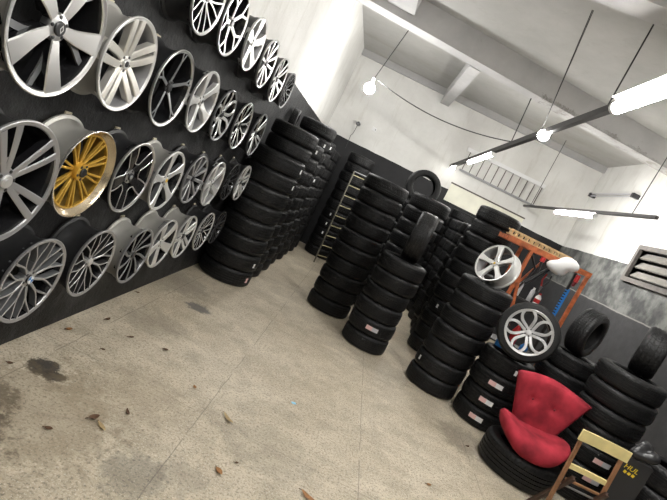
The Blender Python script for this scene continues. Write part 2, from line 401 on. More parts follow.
# row along the rim wall, front to back
stack('the front stack beside the rim wall', -1.385, 7.16, .80, .249, 10, (0, 1), {0: ('pink', 1.0), 1: sq(1.0), 6: sq(1.1), 7: sq(1.1)}, .012,
      offs={8: (.03, .22), 9: (.04, .20)}, sizes={8: (.70, .21), 9: (.71, .212)})
for i, (y, n, h, D, stt) in enumerate([(7.97, 8, .236, .69, {2: sq(.8), 4: ('pink', .7)}), (8.68, 10, .236, .69, {6: ('pink', .7), 9: sq(.7)}), (9.39, 12, .231, .69, {8: sq(.6), 10: sq(.75)}), (10.11, 11, .235, .69, {9: sq(.7), 7: sq(.8), 10: sq(.8)}), (10.83, 11, .23, .69, {8: sq(.7)}), (11.55, 11, .23, .69, {}), (12.27, 11, .23, .69, {})]):
    stack(f"the {ORD[i+1]} stack back along the rim wall", -1.37+.02*(i % 2), y, D, h, n, (0, 1, 2), stt, .010)
tyre('dark tyre standing on edge against the black wall above the wall-side stacks', -1.70, 8.60, 10*.236+.20, .40, .13, 1, axis=(1, .1, 0))
# back wall row
stack('the tall stack behind the ladder', -.53, 12.75, .70, .251, 11, (0, 1, 2), {2: sq(-.3), 3: sq(-.3), 4: sq(-.35)})
for i, (x, n, h) in enumerate([(.25, 10, .24), (1.0, 10, .235), (1.74, 10, .24), (2.46, 11, .24), (3.2, 9, .24)]):
    stack(f"the {ORD[i+1]} stack along the back wall from the ladder", x, 13.05, .70, h, n, (0, 1, 2), {}, .012)
# middle stacks
stack('the tall stack just in front of the ladder', 21e-2, 8.15, .755, .2335, 10, (0, 1, 2), {}, .014)
stack('the sticker-marked stack carrying an upright tyre', .885, 7.22, .70, .236, 6, (1, 3), {1: ('strip', .1)}, .012)
tyre('grey-black tyre standing upright on the six-tyre stack', 93e-2, 7.20, 6*.236+.37, .75, .27, 1, axis=(1, -.12, 0))
stack('the tall stack just behind the upright tyre', 1.03, 8.82, .73, .2415, 10, (0, 1, 2), {4: sq(.9)}, .016)
stack('the stack under the hoop-like standing tyre', .86, 9.62, .68, .223, 10, (0, 1), {}, .012)
tyre('thin tyre standing like a hoop against the far dark wall', .86, 9.62, 10*.223+.335, .67, .19, 3, axis=(.12, -1, .1))
# stacks on the far side of the aisle
stack('the stack under the loose five-spoke rim', 1.935, 6.825, .73, .236, 7, (1, 3), {1: ('square', -.9)}, .010, lean=(.013, 0))
stack('the short stack under the standing silver wheel', 2.565, 6.405, .695, .247, 4, (1, 2), {0: ('white_strip', .0), 1: ('white_strip', .03), 2: ('white_strip', .06), 3: ('square', .45)}, .012)
stack('the stack behind the red seat', 3.285, 6.42, .71, .2275, 6, (1, 2), {}, .012)
tyre('tyre standing upright behind the red seat with its hollow side showing', 3.26, 6.40, 6*.2275+.31, .62, .245, 3, axis=(.70, -.71, -.05))
stack('the stack behind the wooden folding chair', 3.555, 5.62, .735, .2225, 7, (1, 2), {1: ('strip', .5), 2: ('strip', .5), 3: ('strip', .5)}, .012)
tyre('worn tyre standing upright on the stack behind the folding chair', 3.66, 5.73, 7*.2225+.28, .58, .265, 2, axis=(.84, -.54, 0))
stack('the low stack beside the lettered carton', 3.98, 4.92, .70, .235, 4, (1, 3), {}, .015)
# dark rows behind
for i, (x, y, n, h, D) in enumerate([(2.12, 8.55, 11, .2455, .75), (2.22, 9.32, 10, .232, .70), (2.26, 10.06, 10, .235, .70), (2.28, 10.8, 10, .235, .70), (2.3, 11.54, 10, .235, .70)]):
    stack(f"the {ORD[i+1]} stack behind the loose-rim stack", x, y, D, h, n, (0, 3, 1), {3: sq(-.6)} if i in (0, 2) else {}, .022)
for i, (x, y, n, h, D) in enumerate([(1.62, 8.9, 9, .236, .0), (1.65, 12.0, 10, .235, .69), (1.5, 12.4, 10, .24, .0), (.95, 10.6, 8, .235, .68), (1.05, 11.4, 9, .235, .68)]):
    if D: stack(['', 'the dark stack closing the narrow aisle', 'the dark stack next to the cream board', 'the low dark stack behind the hoop-like tyre', 'the dark stack in the shaded middle row'][i], x, y, D, h, n, (0, 1, 2), {5: sq(0)} if i == 1 else {}, .022)
# tyre that carries the red seat
tyre('wide black tyre lying on the floor as base of the red seat', 2.79, 5.36, 0, .86, .31, 1, group='tyres used as supports', spin=.4)

# ------------------------------------------------------------------ alloy rims
def spoke(bm, path, t=.046, m_top=0, m_side=1, hollow=0):
    """path: list of (x, y, halfwidth, z) in the rim's plane"""
    n = len(path); rings = []
    for i, (x, y, w, z) in enumerate(path):
        a = path[max(i-1, 0)]; b = path[min(i+1, n-1)]
        d = Vector((b[0]-a[0], b[1]-a[1])).normalized(); nx, ny = -d.y, d.x
        c = min(.005, w*.25); sec = [(-w*.92, -t), (-w, -c), (-w+c, 0), (w-c, 0), (w, -c), (w*.92, -t)]
        rings.append([bm.verts.new((x+nx*s, y+ny*s, z+q)) for s, q in sec])
    for A, B in zip(rings, rings[1:]):
        for k in range(6):
            f = bm.faces.new((A[k], A[(k+1) % 6], B[(k+1) % 6], B[k])); f.material_index = m_top if k == 2 or (k in (1, 3) and m_top == 0) else m_side
    bm.faces.new(rings[0]).material_index = m_side; bm.faces.new(rings[-1][::-1]).material_index = m_side
def pol(r, a): return r*cos(a), r*sin(a)
def zf(r, R, dish): return -.004 - .72*dish*max(0, 1-r/(R*.93))**1.3
def run(bm, R, dish, a_fn, w_fn, r0, r1, n=7, dz=0, **kw):
    P = []
    for i in range(n):
        s = i/(n-1); r = r0+(r1-r0)*s
        x, y = pol(r, a_fn(s)); P.append((x, y, w_fn(s), zf(r, R, dish)+dz))
    spoke(bm, P, **kw)
def lerp(a, b): return lambda s: a+(b-a)*s
def sm(s): return s*s*(3-2*s)
def face(bm, design, R, dish):
    ro = R*.93; rh = R*.17; A5 = [2*pi*k/5 for k in range(5)]
    if design == 'blade5':
        for a in A5:
            run(bm, R, dish, lambda s: a+.10*sm(s), lambda s: R*(.07+.115*s), rh*.7, ro)
            run(bm, R, dish, lambda s: a-.02-.30*sm(s), lambda s: R*.065, rh*1.2, ro, dz=-.03, m_top=2, m_side=1)
    elif design == 'double5':
        for a in A5:
            for g in (-1, 1): run(bm, R, dish, lambda s: a+g*(.34-.14*s), lambda s: R*(.055+.015*s), rh*.6, ro)
            run(bm, R, dish, lambda s: a, lambda s: R*.05, rh*.6, R*.45, dz=-.012, n=4)
    elif design == 'wide_double5':
        for a in A5:
            for g in (-1, 1): run(bm, R, dish, lambda s: a+g*(.19-.03*s), lambda s: R*(.05+.018*s), rh*.9, ro)
            run(bm, R, dish, lambda s: a, lambda s: R*.045, rh*.6, R*.42, dz=-.006, n=4)
    elif design == 'edged5':
        for a in A5:
            run(bm, R, dish, lambda s: a, lambda s: R*(.10+.06*s), rh*.6, ro, dz=-.004, m_top=1)
            for g in (-1, 1):
                run(bm, R, dish, lambda s: a+g*(.33-.14*s), lambda s: R*.020, R*.40, ro)
                run(bm, R, dish, lambda s: a+g*.63*(1-.46*s), lambda s: R*.016, R*.36, R*.40+.001, n=2)
        ringp = [pol(R*.37, 2*pi*i/30) for i in range(31)]
    elif design == 'thin5':
        for a in A5:
            run(bm, R, dish, lambda s: a, lambda s: R*(.05-.01*s), rh*.6, R*.72)
            for g in (-1, 1): run(bm, R, dish, lambda s: a+g*.10*sm(s), lambda s: R*.028, R*.62, ro, n=5)
    elif design == 'star5':
        for a in A5: run(bm, R, dish, lambda s: a, lambda s: R*(.135-.06*sin(pi*s)+.05*s), rh*.5, ro)
    elif design == 'fat_star5':
        for a in A5: run(bm, R, dish, lambda s: a+.1*s, lambda s: R*(.14+.07*s*s), rh*.5, ro)
    elif design == 'fork5':
        for a in A5:
            run(bm, R, dish, lambda s: a, lambda s: R*.07, rh*.6, R*.5, n=4)
            for g in (-1, 1): run(bm, R, dish, lambda s: a+g*.30*sm(s), lambda s: R*(.042), R*.42, ro)
    elif design == 'swirl5':
        for a in A5:
            for g, dz in ((0, 0), (.3, -.01)): run(bm, R, dish, lambda s: a+g+.35*s, lambda s: R*(.055+.03*s), rh*.6, ro, dz=dz)
    elif design == 'vee10':
        for k in range(10):
            a = 2*pi*k/10
            run(bm, R, dish, lambda s: a, lambda s: R*.032, rh*.6, R*.42, n=3)
            for g in (-1, 1): run(bm, R, dish, lambda s: a+g*.20*sm(s), lambda s: R*.019, R*.36, ro)
    elif design == 'vee7':
        for k in range(7):
            a = 2*pi*k/7
            for g in (-1, 1): run(bm, R, dish, lambda s: a+g*(.05+.2*sm(s)), lambda s: R*.026, rh*.6, ro)
    elif design == 'ten':
        for k in range(10): run(bm, R, dish, lambda s: 2*pi*k/10, lambda s: R*(.05+.025*s), rh*.6, ro)
    elif design == 'pair5':
        for a in A5:
            for g in (-1, 1): run(bm, R, dish, lambda s: a+g*.135/(.30+.63*s), lambda s: R*(.075+.015*s), rh, ro)
    elif design == 'mesh':
        for k in range(10):
            a = 2*pi*k/10
            for g in (-1, 1): run(bm, R, dish, lambda s: a+g*(.085+.01*s), lambda s: R*.024, rh*.8, R*.84, t=.016, dz=-.03)
        ring = [pol(R*.84, 2*pi*i/40) for i in range(41)]; spoke(bm, [(x, y, R*.018, zf(R*.84, R, dish)-.03) for x, y in ring], t=.02)
    elif design == 'split9':
        for k in range(9):
            a = 2*pi*k/9
            run(bm, R, dish, lambda s: a, lambda s: R*.036, rh*.6, R*.6, n=4)
            for g in (-1, 1): run(bm, R, dish, lambda s: a+g*.16*s, lambda s: R*.026, R*.55, ro, n=4)
    elif design == 'turbine':
        for k in range(10):
            a = 2*pi*k/10
            run(bm, R, dish, lambda s: a-.30*sm(s), lambda s: R*(.028+.03*s), rh*.6, ro)
    elif design == 'petal5':
        for a in A5:
            for g in (-1, 1):
                run(bm, R, dish, lambda s: a+g*(.12+.30*max(0, sin(pi*s))**.8+.06*s), lambda s: R*(.055+.012*sin(pi*s)), rh*.5, ro, n=10)
def rim(label, design, D, depth, face_m, side_m, barrel_m, lip_m, loc, axis, spin=0., dish=.05, cap='cap_black', mark=None, second='gunmetal', group='alloy rims on the black wall', cat='alloy rim', name='alloy_rim', parent=None):
    R = D/2; dp = depth
    root = parent or empty(name, loc)
    if not parent:
        z = Vector(axis).normalized(); up = Vector((0, 0, 1)); x = (up - z*up.dot(z)).normalized(); y = z.cross(x)
        root.matrix_world = Matrix.Translation(loc) @ Matrix((x, y, z)).transposed().to_4x4() @ Matrix.Rotation(spin, 4, 'Z')
        tag(root, label, cat, group)
    deep = design == 'mesh'
    inner = 'gold_reflection' if deep else 'dull_steel' if side_m in ('silver_paint', 'warm_silver') else 'gloss_black'  # mesh rim: reflected gold is coloured onto the barrel inside
    lipin = .86 if deep else .90 if parent else .925
    prof = [(R, -.003), (R, -.014), (R*.94, -.028), (R*.915, -.06), (R*.865, -.09), (R*.86, -dp*.72), (R*.92, -dp+.035), (R*.93, -dp+.022), (R, -dp+.012), (R, -dp), (R*.965, -dp), (R*.90, -dp+.03), (R*.835, -dp*.7), (R*.845, -.1), (R*(.885 if not deep else .85), -.045 if not deep else -.06), (R*(lipin-.012), -.012 if not deep else -.046), (R*lipin, -.006 if not deep else -.04), (R*.955, -.005 if not deep else -.02), (R*.985, -.001)]
    mis = [0, 0, 1, 1, 1, 1, 1, 1, 1, 1, 2, 2, 2, 2, 2 if not deep else 0, 0, 3 if deep else 0, 3 if deep else 0, 0]
    bm = bmesh.new(); lathe(bm, prof, 64, closed=True, mis=mis)
    obj('barrel', bm, [lip_m, barrel_m, inner, 'polished_gold_reflection'], root, 40)
    bm = bmesh.new(); face(bm, design, R, dish)
    obj('spokes', bm, [face_m, side_m, second], root, 40)
    zh = zf(R*.12, R, dish)
    bm = bmesh.new(); lathe(bm, [(0, zh-.045), (R*.19, zh-.045), (R*.205, zh-.012), (R*.19, zh+.001), (R*.13, zh+.003), (0, zh+.003)], 40)
    obj('hub', bm, [face_m if design not in ('thin5',) else side_m], root, 40)
    for k in range(5):
        bm = bmesh.new(); lathe(bm, [(0, .0), (.009, .0), (.009, .0025), (.006, .003), (0, .003)], 12)
        x, y = pol(R*.155, 2*pi*(k+.5)/5); obj('bolt_socket', bm, 'cap_black', root, 40, (x, y, zh+.002))
    rc = max(.028, R*.105)
    bm = bmesh.new(); lathe(bm, [(0, 0), (rc, 0), (rc, .007), (rc*.92, .010), (0, .011)], 32)
    c = obj('centre_cap', bm, cap, root, 40, (0, 0, zh+.003))
    if mark == 'roundel':
        # black ring round blue and white quarters
        bm = bmesh.new(); n = 32; r1 = rc*.82
        o0 = bm.verts.new((0, 0, .0125)); ring = [bm.verts.new((r1*cos(2*pi*k/n), r1*sin(2*pi*k/n), .0125)) for k in range(n)]
        for k in range(n):
            f = bm.faces.new((o0, ring[k], ring[(k+1) % n])); f.material_index = 0 if (k//8) % 2 == 0 else 1
        obj('emblem', bm, ['cap_blue', 'cap_white'], c)
        bm = bmesh.new(); lathe(bm, [(rc*.86, .010), (rc*.95, .010), (rc*.95, .0125), (rc*.86, .0125)], 32, closed=True); obj('emblem_ring', bm, 'cap_silver', c)
    elif mark == 'diamond':
        bm = bmesh.new(); pts = [(0, .8), (.5, 0), (0, -.8), (-.5, 0)]; inn = [(0, .45), (.26, 0), (0, -.45), (-.26, 0)]
        Rv = Matrix.Rotation(-spin, 2)
        A = [bm.verts.new((*(Rv @ Vector((b, -a)) * rc * .8), .0135)) for a, b in pts]; B = [bm.verts.new((*(Rv @ Vector((b, -a)) * rc * .8), .0135)) for a, b in inn]
        for k in range(4): bm.faces.new((A[k], A[(k+1) % 4], B[(k+1) % 4], B[k]))
        obj('emblem', bm, 'cap_silver', c)
    elif mark:
        bm = bmesh.new(); lathe(bm, [(0, .011), (rc*.6, .011), (rc*.55, .0135), (0, .014)], 24); obj('emblem', bm, mark, c, 40)
    return root
def peg(y, z, R, n_label):
    """wall bracket that the rim hangs on"""
    root = empty('rim_bracket', (XL, y, z)); tag(root, n_label, 'wall bracket', 'brackets under the wall rims')
    bm = bmesh.new(); box(bm, .0, .012, -.03, .03, R*.70, R+.012, bevel=.003); obj('wall_plate', bm, 'tab_cream', root)
    bm = bmesh.new(); tube(bm, [(.0, 0, R*.835-.014), (.13, 0, R*.835-.014), (.14, 0, R*.835-.006)], .009, 10); obj('peg', bm, 'dull_steel', root, 60)
    return root
# (row, pixel-free wall position y, z, D, design, face, side, barrel, lip, dish, cap, mark, label)
RIMS = [
 # top row z~2.74
 (3.47, 2.73, .50, 'vee7', 'machined', 'gloss_black', 'satin_black', 'machined', .05, 'cap_black', None, .2, 'machined black rim, first of the top row, cut by the picture edge'),
 (4.04, 2.75, .52, 'fork5', 'machined', 'gloss_black', 'satin_black', 'machined', .05, 'cap_black', None, .5, 'black and silver forked-spoke rim, second of the top row'),
 (4.69, 2.78, .50, 'fat_star5', 'silver_paint', 'silver_paint', 'satin_black', 'silver_paint', .04, 'cap_silver', None, .1, 'bright silver wide-spoke rim in the top row, third along'),
 (5.32, 2.76, .52, 'ten', 'machined', 'gunmetal', 'satin_black', 'machined', .04, 'cap_black', None, .3, 'silver ten-spoke rim with dark gaps, fourth of the top row'),
 (5.98, 2.74, .54, 'double5', 'machined', 'gloss_black', 'satin_black', 'machined', .05, 'cap_black', None, .7, 'black twin-spoke rim with bright edges, second from the far end of the top row'),
 (6.60, 2.74, .48, 'vee10', 'gunmetal', 'gloss_black', 'satin_black', 'dull_steel', .05, 'cap_black', None, .0, 'dark grey rim at the far end of the top row'),
 # second row z~2.08
 (2.15, 2.085, .615, 'blade5', 'machined', 'gloss_black', 'barrel_grey', 'machined', .022, 'cap_black', 'diamond', .88, 'huge five-blade silver and black rim with a diamond emblem on its cap'),
 (2.84, 2.085, .555, 'pair5', 'warm_silver', 'warm_silver', 'barrel_grey', 'silver_paint', .05, 'cap_silver', 'cap_black', .25, 'silver rim with five split spokes next to the huge five-blade rim'),
 (3.47, 2.08, .56, 'thin5', 'gunmetal', 'gloss_black', 'satin_black', 'machined', .055, 'cap_black', None, .1, 'black rim with five thin spokes and a bright polished lip'),
 (4.10, 2.10, .53, 'star5', 'silver_paint', 'silver_paint', 'satin_black', 'silver_paint', .045, 'cap_silver', 'cap_black', .45, 'bright silver five-spoke star rim beyond the thin-spoke black rim'),
 (4.70, 2.08, .51, 'petal5', 'machined', 'gloss_black', 'satin_black', 'gunmetal', .05, 'cap_black', None, .3, 'black looped-spoke rim with thin bright edges, fifth of the second row'),
 (5.37, 2.07, .53, 'split9', 'machined', 'gloss_black', 'satin_black', 'machined', .05, 'cap_black', None, .1, 'fine split-spoke rim with bright hub, sixth of the second row'),
 (6.12, 2.06, .55, 'wide_double5', 'machined', 'gloss_black', 'satin_black', 'gunmetal', .05, 'cap_black', None, .6, 'black and silver rim at the far end of the second row'),
 # third row z~1.40
 (2.16, 1.37, .62, 'wide_double5', 'mid_silver', 'gloss_black', 'satin_black', 'mid_silver', .05, 'cap_silver', 'cap_silver', .42, 'huge grey and black twin-spoke rim below the huge five-blade rim'),
 (2.86, 1.405, .56, 'mesh', 'gold', 'gold', 'barrel_grey', 'polished', .05, 'cap_black', None, .1, 'gold mesh rim with a deep polished lip'),
 (3.45, 1.40, .54, 'edged5', 'machined', 'gloss_black', 'satin_black', 'machined', .045, 'cap_black', 'cap_silver', .55, 'glossy black five-fork rim with bright edges beside the gold mesh rim'),
 (4.07, 1.39, .535, 'star5', 'silver_paint', 'gunmetal', 'barrel_grey', 'silver_paint', .04, 'cap_silver', 'cap_yellow', .25, 'silver five-spoke rim with a small yellow centre cap'),
 (4.68, 1.42, .50, 'ten', 'mid_silver', 'gunmetal', 'satin_black', 'mid_silver', .045, 'cap_black', None, .2, 'grey ten-spoke rim beyond the yellow-capped rim'),
 (5.31, 1.385, .52, 'star5', 'silver_paint', 'silver_paint', 'satin_black', 'silver_paint', .04, 'cap_silver', 'cap_black', .5, 'bright star-shaped silver rim, sixth of the third row'),
 (5.90, 1.42, .47, 'vee7', 'satin_black', 'gloss_black', 'satin_black', 'satin_black', .05, 'cap_black', None, .3, 'all-black rim half hidden in the third row'),
 (6.46, 1.42, .50, 'pair5', 'silver_paint', 'gunmetal', 'satin_black', 'silver_paint', .045, 'cap_black', None, .1, 'silver split-spoke rim ending the third row by the front stack'),
 # bottom row z~0.73
 (2.14, .72, .56, 'pair5', 'warm_silver', 'gunmetal', 'satin_black', 'warm_silver', .05, 'cap_silver', None, .2, 'pale silver rim at the near end of the bottom row, mostly out of frame'),
 (2.76, .715, .555, 'vee10', 'mid_silver', 'gunmetal', 'satin_black', 'mid_silver', .05, 'cap_black', 'roundel', .15, 'grey fine-spoke rim with a blue and white round emblem'),
 (3.39, .73, .53, 'vee10', 'mid_silver', 'satin_black', 'satin_black', 'mid_silver', .05, 'cap_silver', None, .0, 'grey fine-spoke rim next to the blue-emblem rim'),
 (4.08, .69, .52, 'turbine', 'gunmetal', 'gloss_black', 'barrel_grey', 'dull_steel', .05, 'cap_black', None, .35, 'dark grey turbine-spoke rim with a pale barrel in the bottom row'),
 (4.60, .745, .51, 'fat_star5', 'silver_paint', 'gunmetal', 'barrel_grey', 'silver_paint', .04, 'cap_silver', None, .5, 'silver wide-spoke rim, fifth of the bottom row'),
 (5.14, .765, .50, 'pair5', 'silver_paint', 'gunmetal', 'barrel_grey', 'silver_paint', .045, 'cap_black', None, .3, 'silver split-spoke rim, sixth of the bottom row'),
 (5.74, .775, .495, 'vee7', 'silver_paint', 'gloss_black', 'satin_black', 'silver_paint', .05, 'cap_black', None, .1, 'silver and black seven-vee rim, seventh of the bottom row'),
 (6.25, .79, .46, 'ten', 'satin_black', 'gloss_black', 'satin_black', 'satin_black', .05, 'cap_black', None, .1, 'plain black rim ending the bottom row beside the tyres'),
]
for (y, z, D, des, fm, smt, bmn, lm, dish, cap, mark, spin, lab) in RIMS:
    big = D > .575
    kk = 1 + dish*.35/1.55
    y *= kk; z = 2.05 + (z-2.05)*kk
    xf = -1.50 if des == 'blade5' else -1.475 if big else -1.55
    rim(lab, des, D, (xf-XL)-.016, fm, smt, bmn, lm, (xf, y, z), (1, 0, 0), spin, dish, cap, mark)
    peg(y, z, D/2, 'bracket behind the ' + ' '.join(lab.replace(',', '').split()[:13]))

# loose rim on the seven-tyre stack
rim('loose silver five-spoke rim lying tilted on top of a tyre stack', 'star5', .55, .22, 'silver_paint', 'silver_paint', 'silver_paint', 'silver_paint', (1.875, 6.66, 1.945), (-.79, -.55, .27), .3, .04, 'cap_silver', 'cap_yellow', group='loose rims')
# rim lying on the floor at the end of the aisle
rim('grey rim lying flat on the floor at the end of the aisle by the ladder', 'pair5', .46, .18, 'silver_paint', 'mid_silver', 'silver_paint', 'silver_paint', (-.84, 11.9, .182), (0, 0, 1), .3, .045, group='loose rims')
# complete wheel standing on the short stack
wa = Vector((-.33, -.93, .16)).normalized(); wc = Vector((2.50, 6.12, .988+.388))
root = empty('car_wheel', wc); z = wa; up = Vector((0, 0, 1)); x = (up - z*up.dot(z)).normalized(); y = z.cross(x)
root.matrix_world = Matrix.Translation(wc) @ Matrix((x, y, z)).transposed().to_4x4() @ Matrix.Rotation(.45, 4, 'Z')
tag(root, 'complete wheel with silver looped-spoke rim and black tyre standing on the short stack', 'car wheel')
rim('', 'petal5', .565, .22, 'wheel_silver', 'mid_silver', 'dull_steel', 'wheel_silver', None, None, 0, .035, 'cap_silver', 'cap_silver', parent=root)
for c in root.children: c.location.z += .108
t = bpy.data.objects.new('tyre', TM[1]); COL.objects.link(t); t.parent = root; t.scale = (.74, .74, .24); t.location = (0, 0, -.02)

# ------------------------------------------------------------------ red seat on the tyre
def sheet_cushion(name, fn, nu, nv, mat, parent):
    """closed cushion from fn(u, v, side) with side +1 / -1"""
    bm = bmesh.new(); S = {}
    for side in (1, -1):
        for i in range(nu+1):
            for j in range(nv+1):
                edge = i in (0, nu) or j in (0, nv)
                if side == -1 and edge: S[(side, i, j)] = S[(1, i, j)]; continue
                S[(side, i, j)] = bm.verts.new(fn(i/nu, j/nv, 0 if edge else side))
    for side in (1, -1):
        for i in range(nu):
            for j in range(nv): bm.faces.new((S[(side, i, j)], S[(side, i+1, j)], S[(side, i+1, j+1)], S[(side, i, j+1)]))
    return obj(name, bm, mat, parent, 180)
seat = empty('shell_seat', (2.765, 5.30, .33)); seat.rotation_euler = (0, 0, radians(-6))
tag(seat, 'red upholstered seat with tufted flared back resting on a wide black tyre', 'armchair')
def back_fn(u, v, side):
    a = (u-.5)*2; w = .235 + (.435-.235)*v**1.05
    x = a*w; zz0 = .14 - .05*(1-a*a); top = .76 - .06*abs(a)**1.6
    zz = zz0 + v*(top-zz0)
    th = .075*(max(0, 1-abs(a)**6))**.5*(max(0, 1-abs(2*v-1)**8))**.5
    yy = .19 + .10*v - .15*abs(a)**2*(.3+v*.7)
    d = 0
    for bx, bz in ((-.13, .47), (.13, .47)): d += .03*math.exp(-((x-bx)**2+(zz-bz)**2)/.0022)
    return (x, yy - side*(th - (d if side > 0 else 0)), zz)
back = sheet_cushion('backrest', back_fn, 28, 22, 'red_fabric', seat)
for bx in (-.13, .13):
    bm = bmesh.new(); bmesh.ops.create_uvsphere(bm, u_segments=12, v_segments=8, radius=.014); obj('button', bm, 'red_piping', back, 180, (bx, .19+.06-.065, .475))
def seat_fn(u, v, side):
    a = (u-.5)*2; b = (v-.5)*2
    s = max(abs(a), abs(b)); m = (abs(a)**2.7+abs(b)**2.7)**(1/2.7)
    f = s/m if m > 0 else 1
    x = a*f*.385; y = b*f*.34 - .05
    e = x/.385; lift = .16*abs(e)**2.4*(.85 - .15*b) - .05*max(0, -b*f)**2.5
    th = .115*sqrt(max(0, 1-s**4.5))
    return (x-.035, y, .10 + lift + (th*.95 if side > 0 else (-th if side < 0 else 0)))
sheet_cushion('seat_cushion', seat_fn, 28, 24, 'red_fabric', seat)

# ------------------------------------------------------------------ folding chair
ch = empty('folding_chair', (2.90, 4.38, 0)); ch.rotation_euler = (0, 0, radians(2))
tag(ch, 'brown wooden folding chair with cream top slat in front of the red seat', 'folding chair')
def part(name, bm, m, p=ch, sm=None): return obj(name, bm, m, p, sm)
for s in (-1, 1):
    bm = bmesh.new(); bar(bm, (s*.205, -.02, 0), (s*.205, .05, .94), .03, .034, up=(0, 1, 0), bevel=.004); part('side_rail', bm, 'wood_brown')
    bm = bmesh.new(); bar(bm, (s*.165, .34, 0), (s*.165, -.08, .60), .028, .034, up=(0, 1, 0), bevel=.004); part('leg', bm, 'wood_dark')
def curved_slat(name, w, z0, z1, y0, sag, th, m):
    bm = bmesh.new(); n = 12; R = []
    for i in range(n+1):
        a = i/n*2-1; yy = y0 + sag*(1-a*a)
        R.append([bm.verts.new((a*w, yy+dy, z)) for dy, z in ((-th/2, z0), (-th/2, z1), (th/2, z1), (th/2, z0))])
    for A, B in zip(R, R[1:]):
        for k in range(4): bm.faces.new((A[k], A[(k+1) % 4], B[(k+1) % 4], B[k]))
    bm.faces.new(R[0]); bm.faces.new(R[-1])
    bmesh.ops.bevel(bm, geom=[e for e in bm.edges if len(e.link_faces) == 2 and e.calc_face_angle(0) > .8], offset=.004, segments=2, affect='EDGES')
    return part(name, bm, m, sm=40)
curved_slat('top_slat', .245, .905, 1.01, .03, .02, .022, 'cream_slat')
curved_slat('lower_slat', .205, .625, .672, .045, .01, .03, 'cream_slat')
bm = bmesh.new(); tube(bm, [(-.205, .02, .47), (.205, .02, .47)], .010, 10); part('stretcher', bm, 'dull_steel', sm=60)
bm = bmesh.new(); tube(bm, [(-.18, -.01, .54), (.18, -.01, .54)], .014, 10); part('stretcher', bm, 'wood_brown', sm=60)
bm = bmesh.new(); bar(bm, (-.19, .0, .25), (.19, .0, .25), .02, .03); part('stretcher', bm, 'wood_dark')

# ------------------------------------------------------------------ carton with yellow lettering, bundle, red bag
cb = empty('carton', (3.41, 4.66, 0)); cb.rotation_euler = (0, 0, radians(-20))
tag(cb, 'narrow black carton with yellow lettering beside the folding chair', 'carton')
bm = bmesh.new(); box(bm, -.12, .12, -.05, .05, 0, .92, bevel=.006); obj('box_body', bm, 'carton_black', cb)
def text_mesh(name, body, size, mat, parent, loc, rot, shear=0):
    cu = bpy.data.curves.new(name, 'FONT'); cu.body = body; cu.size = size; cu.extrude = .0015; cu.shear = shear; cu.align_x = 'CENTER'
    o = bpy.data.objects.new(name, cu); COL.objects.link(o)
    dg = bpy.context.evaluated_depsgraph_get(); me = bpy.data.meshes.new_from_object(o.evaluated_get(dg)); bpy.data.objects.remove(o)
    me.materials.clear(); me.materials.append(MATS[mat])
    q = bpy.data.objects.new(name, me); COL.objects.link(q); q.parent = parent; q.location = loc; q.rotation_euler = rot
    return q
text_mesh('lettering', 'HUL', .066, 'letter_yellow', cb, (-.035, -.0525, .80), (pi/2, 0, 0), .2)
for i in range(3):
    bm = bmesh.new(); bar(bm, (-.07+i*.036, -.0515, .755), (-.062+i*.036, -.0515, .782), 024e-3, .003, up=(0, 1, 0)); obj('print_mark', bm, 'letter_yellow', cb)
rb = random.Random(3)
def crumple(name, r, sx, sy, sz, amp, mat, seed, sub=3):
    rr = random.Random(seed); bm = bmesh.new(); bmesh.ops.create_icosphere(bm, subdivisions=sub, radius=r)
    ks = [(Vector((rr.uniform(-1, 1), rr.uniform(-1, 1), rr.uniform(-1, 1)))*rr.uniform(8, 26)/r/10, rr.uniform(0, 6)) for _ in range(10)]
    for v in bm.verts:
        d = sum(sin(v.co.dot(k)+p) for k, p in ks)/10
        v.co *= 1+amp*d*1.6; v.co = Vector((v.co.x*sx, v.co.y*sy, v.co.z*sz))
    return obj(name, bm, mat, None, 50)
q = crumple('black_bag', .11, 1.2, .8, .85, 1.5, 'cap_black', 5); q.location = (3.44, 4.66, 1.012); tag(q, 'crumpled shiny black plastic bag on top of the lettered carton', 'plastic bag')
q = crumple('maroon_bag', .11, .75, .7, 1.3, .5, 'maroon_plastic', 9); q.location = (3.215, 4.55, .15); tag(q, 'dark maroon bundle on the floor between folding chair and carton', 'bag')

# ------------------------------------------------------------------ orange rack with tools
rk = empty('steel_rack', (0, 0, 0)); rk.location = (2.1, 7.45, 0)
tag(rk, 'orange steel rack frame with diagonal braces behind the standing wheel', 'rack')
def rp(name, a, b, w=.05, h=.05, m='orange_steel', up=(0, 0, 1)):
    bm = bmesh.new(); o = Vector((2.1, 7.45, 0)); bar(bm, Vector(a)-o, Vector(b)-o, w, h, up=up, bevel=.004); return obj(name, bm, m, rk)
ZR = 2.36
rp('top_beam', (2.10, 7.45, ZR), (3.42, 7.45, ZR+.02), .05, .075); rp('top_beam', (2.10, 7.95, ZR), (3.42, 7.95, ZR+.02), .05, .07)
rp('post', (2.50, 7.45, 0), (2.50, 7.45, ZR-.03), .05, .05, up=(0, 1, 0)); rp('post', (3.39, 7.45, 0), (3.39, 7.45, ZR-.02), .05, .05, up=(0, 1, 0))
rp('post', (2.50, 7.95, 0), (2.50, 7.95, ZR-.03), .05, .05, up=(0, 1, 0)); rp('post', (3.44, 7.95, 0), (3.44, 7.95, ZR-.02), .04, .04, 'dark_metal', up=(0, 1, 0))
rp('brace', (2.49, 7.44, 2.02), (2.72, 7.44, 1.2), .045, .03, up=(0, 1, 0)); rp('brace', (2.12, 7.46, 1.55), (2.50, 7.46, 1.95), .03, .03, up=(0, 1, 0)); rp('brace', (2.53, 7.93, 1.3), (2.9, 7.93, ZR-.04), .03, .03, up=(0, 1, 0))
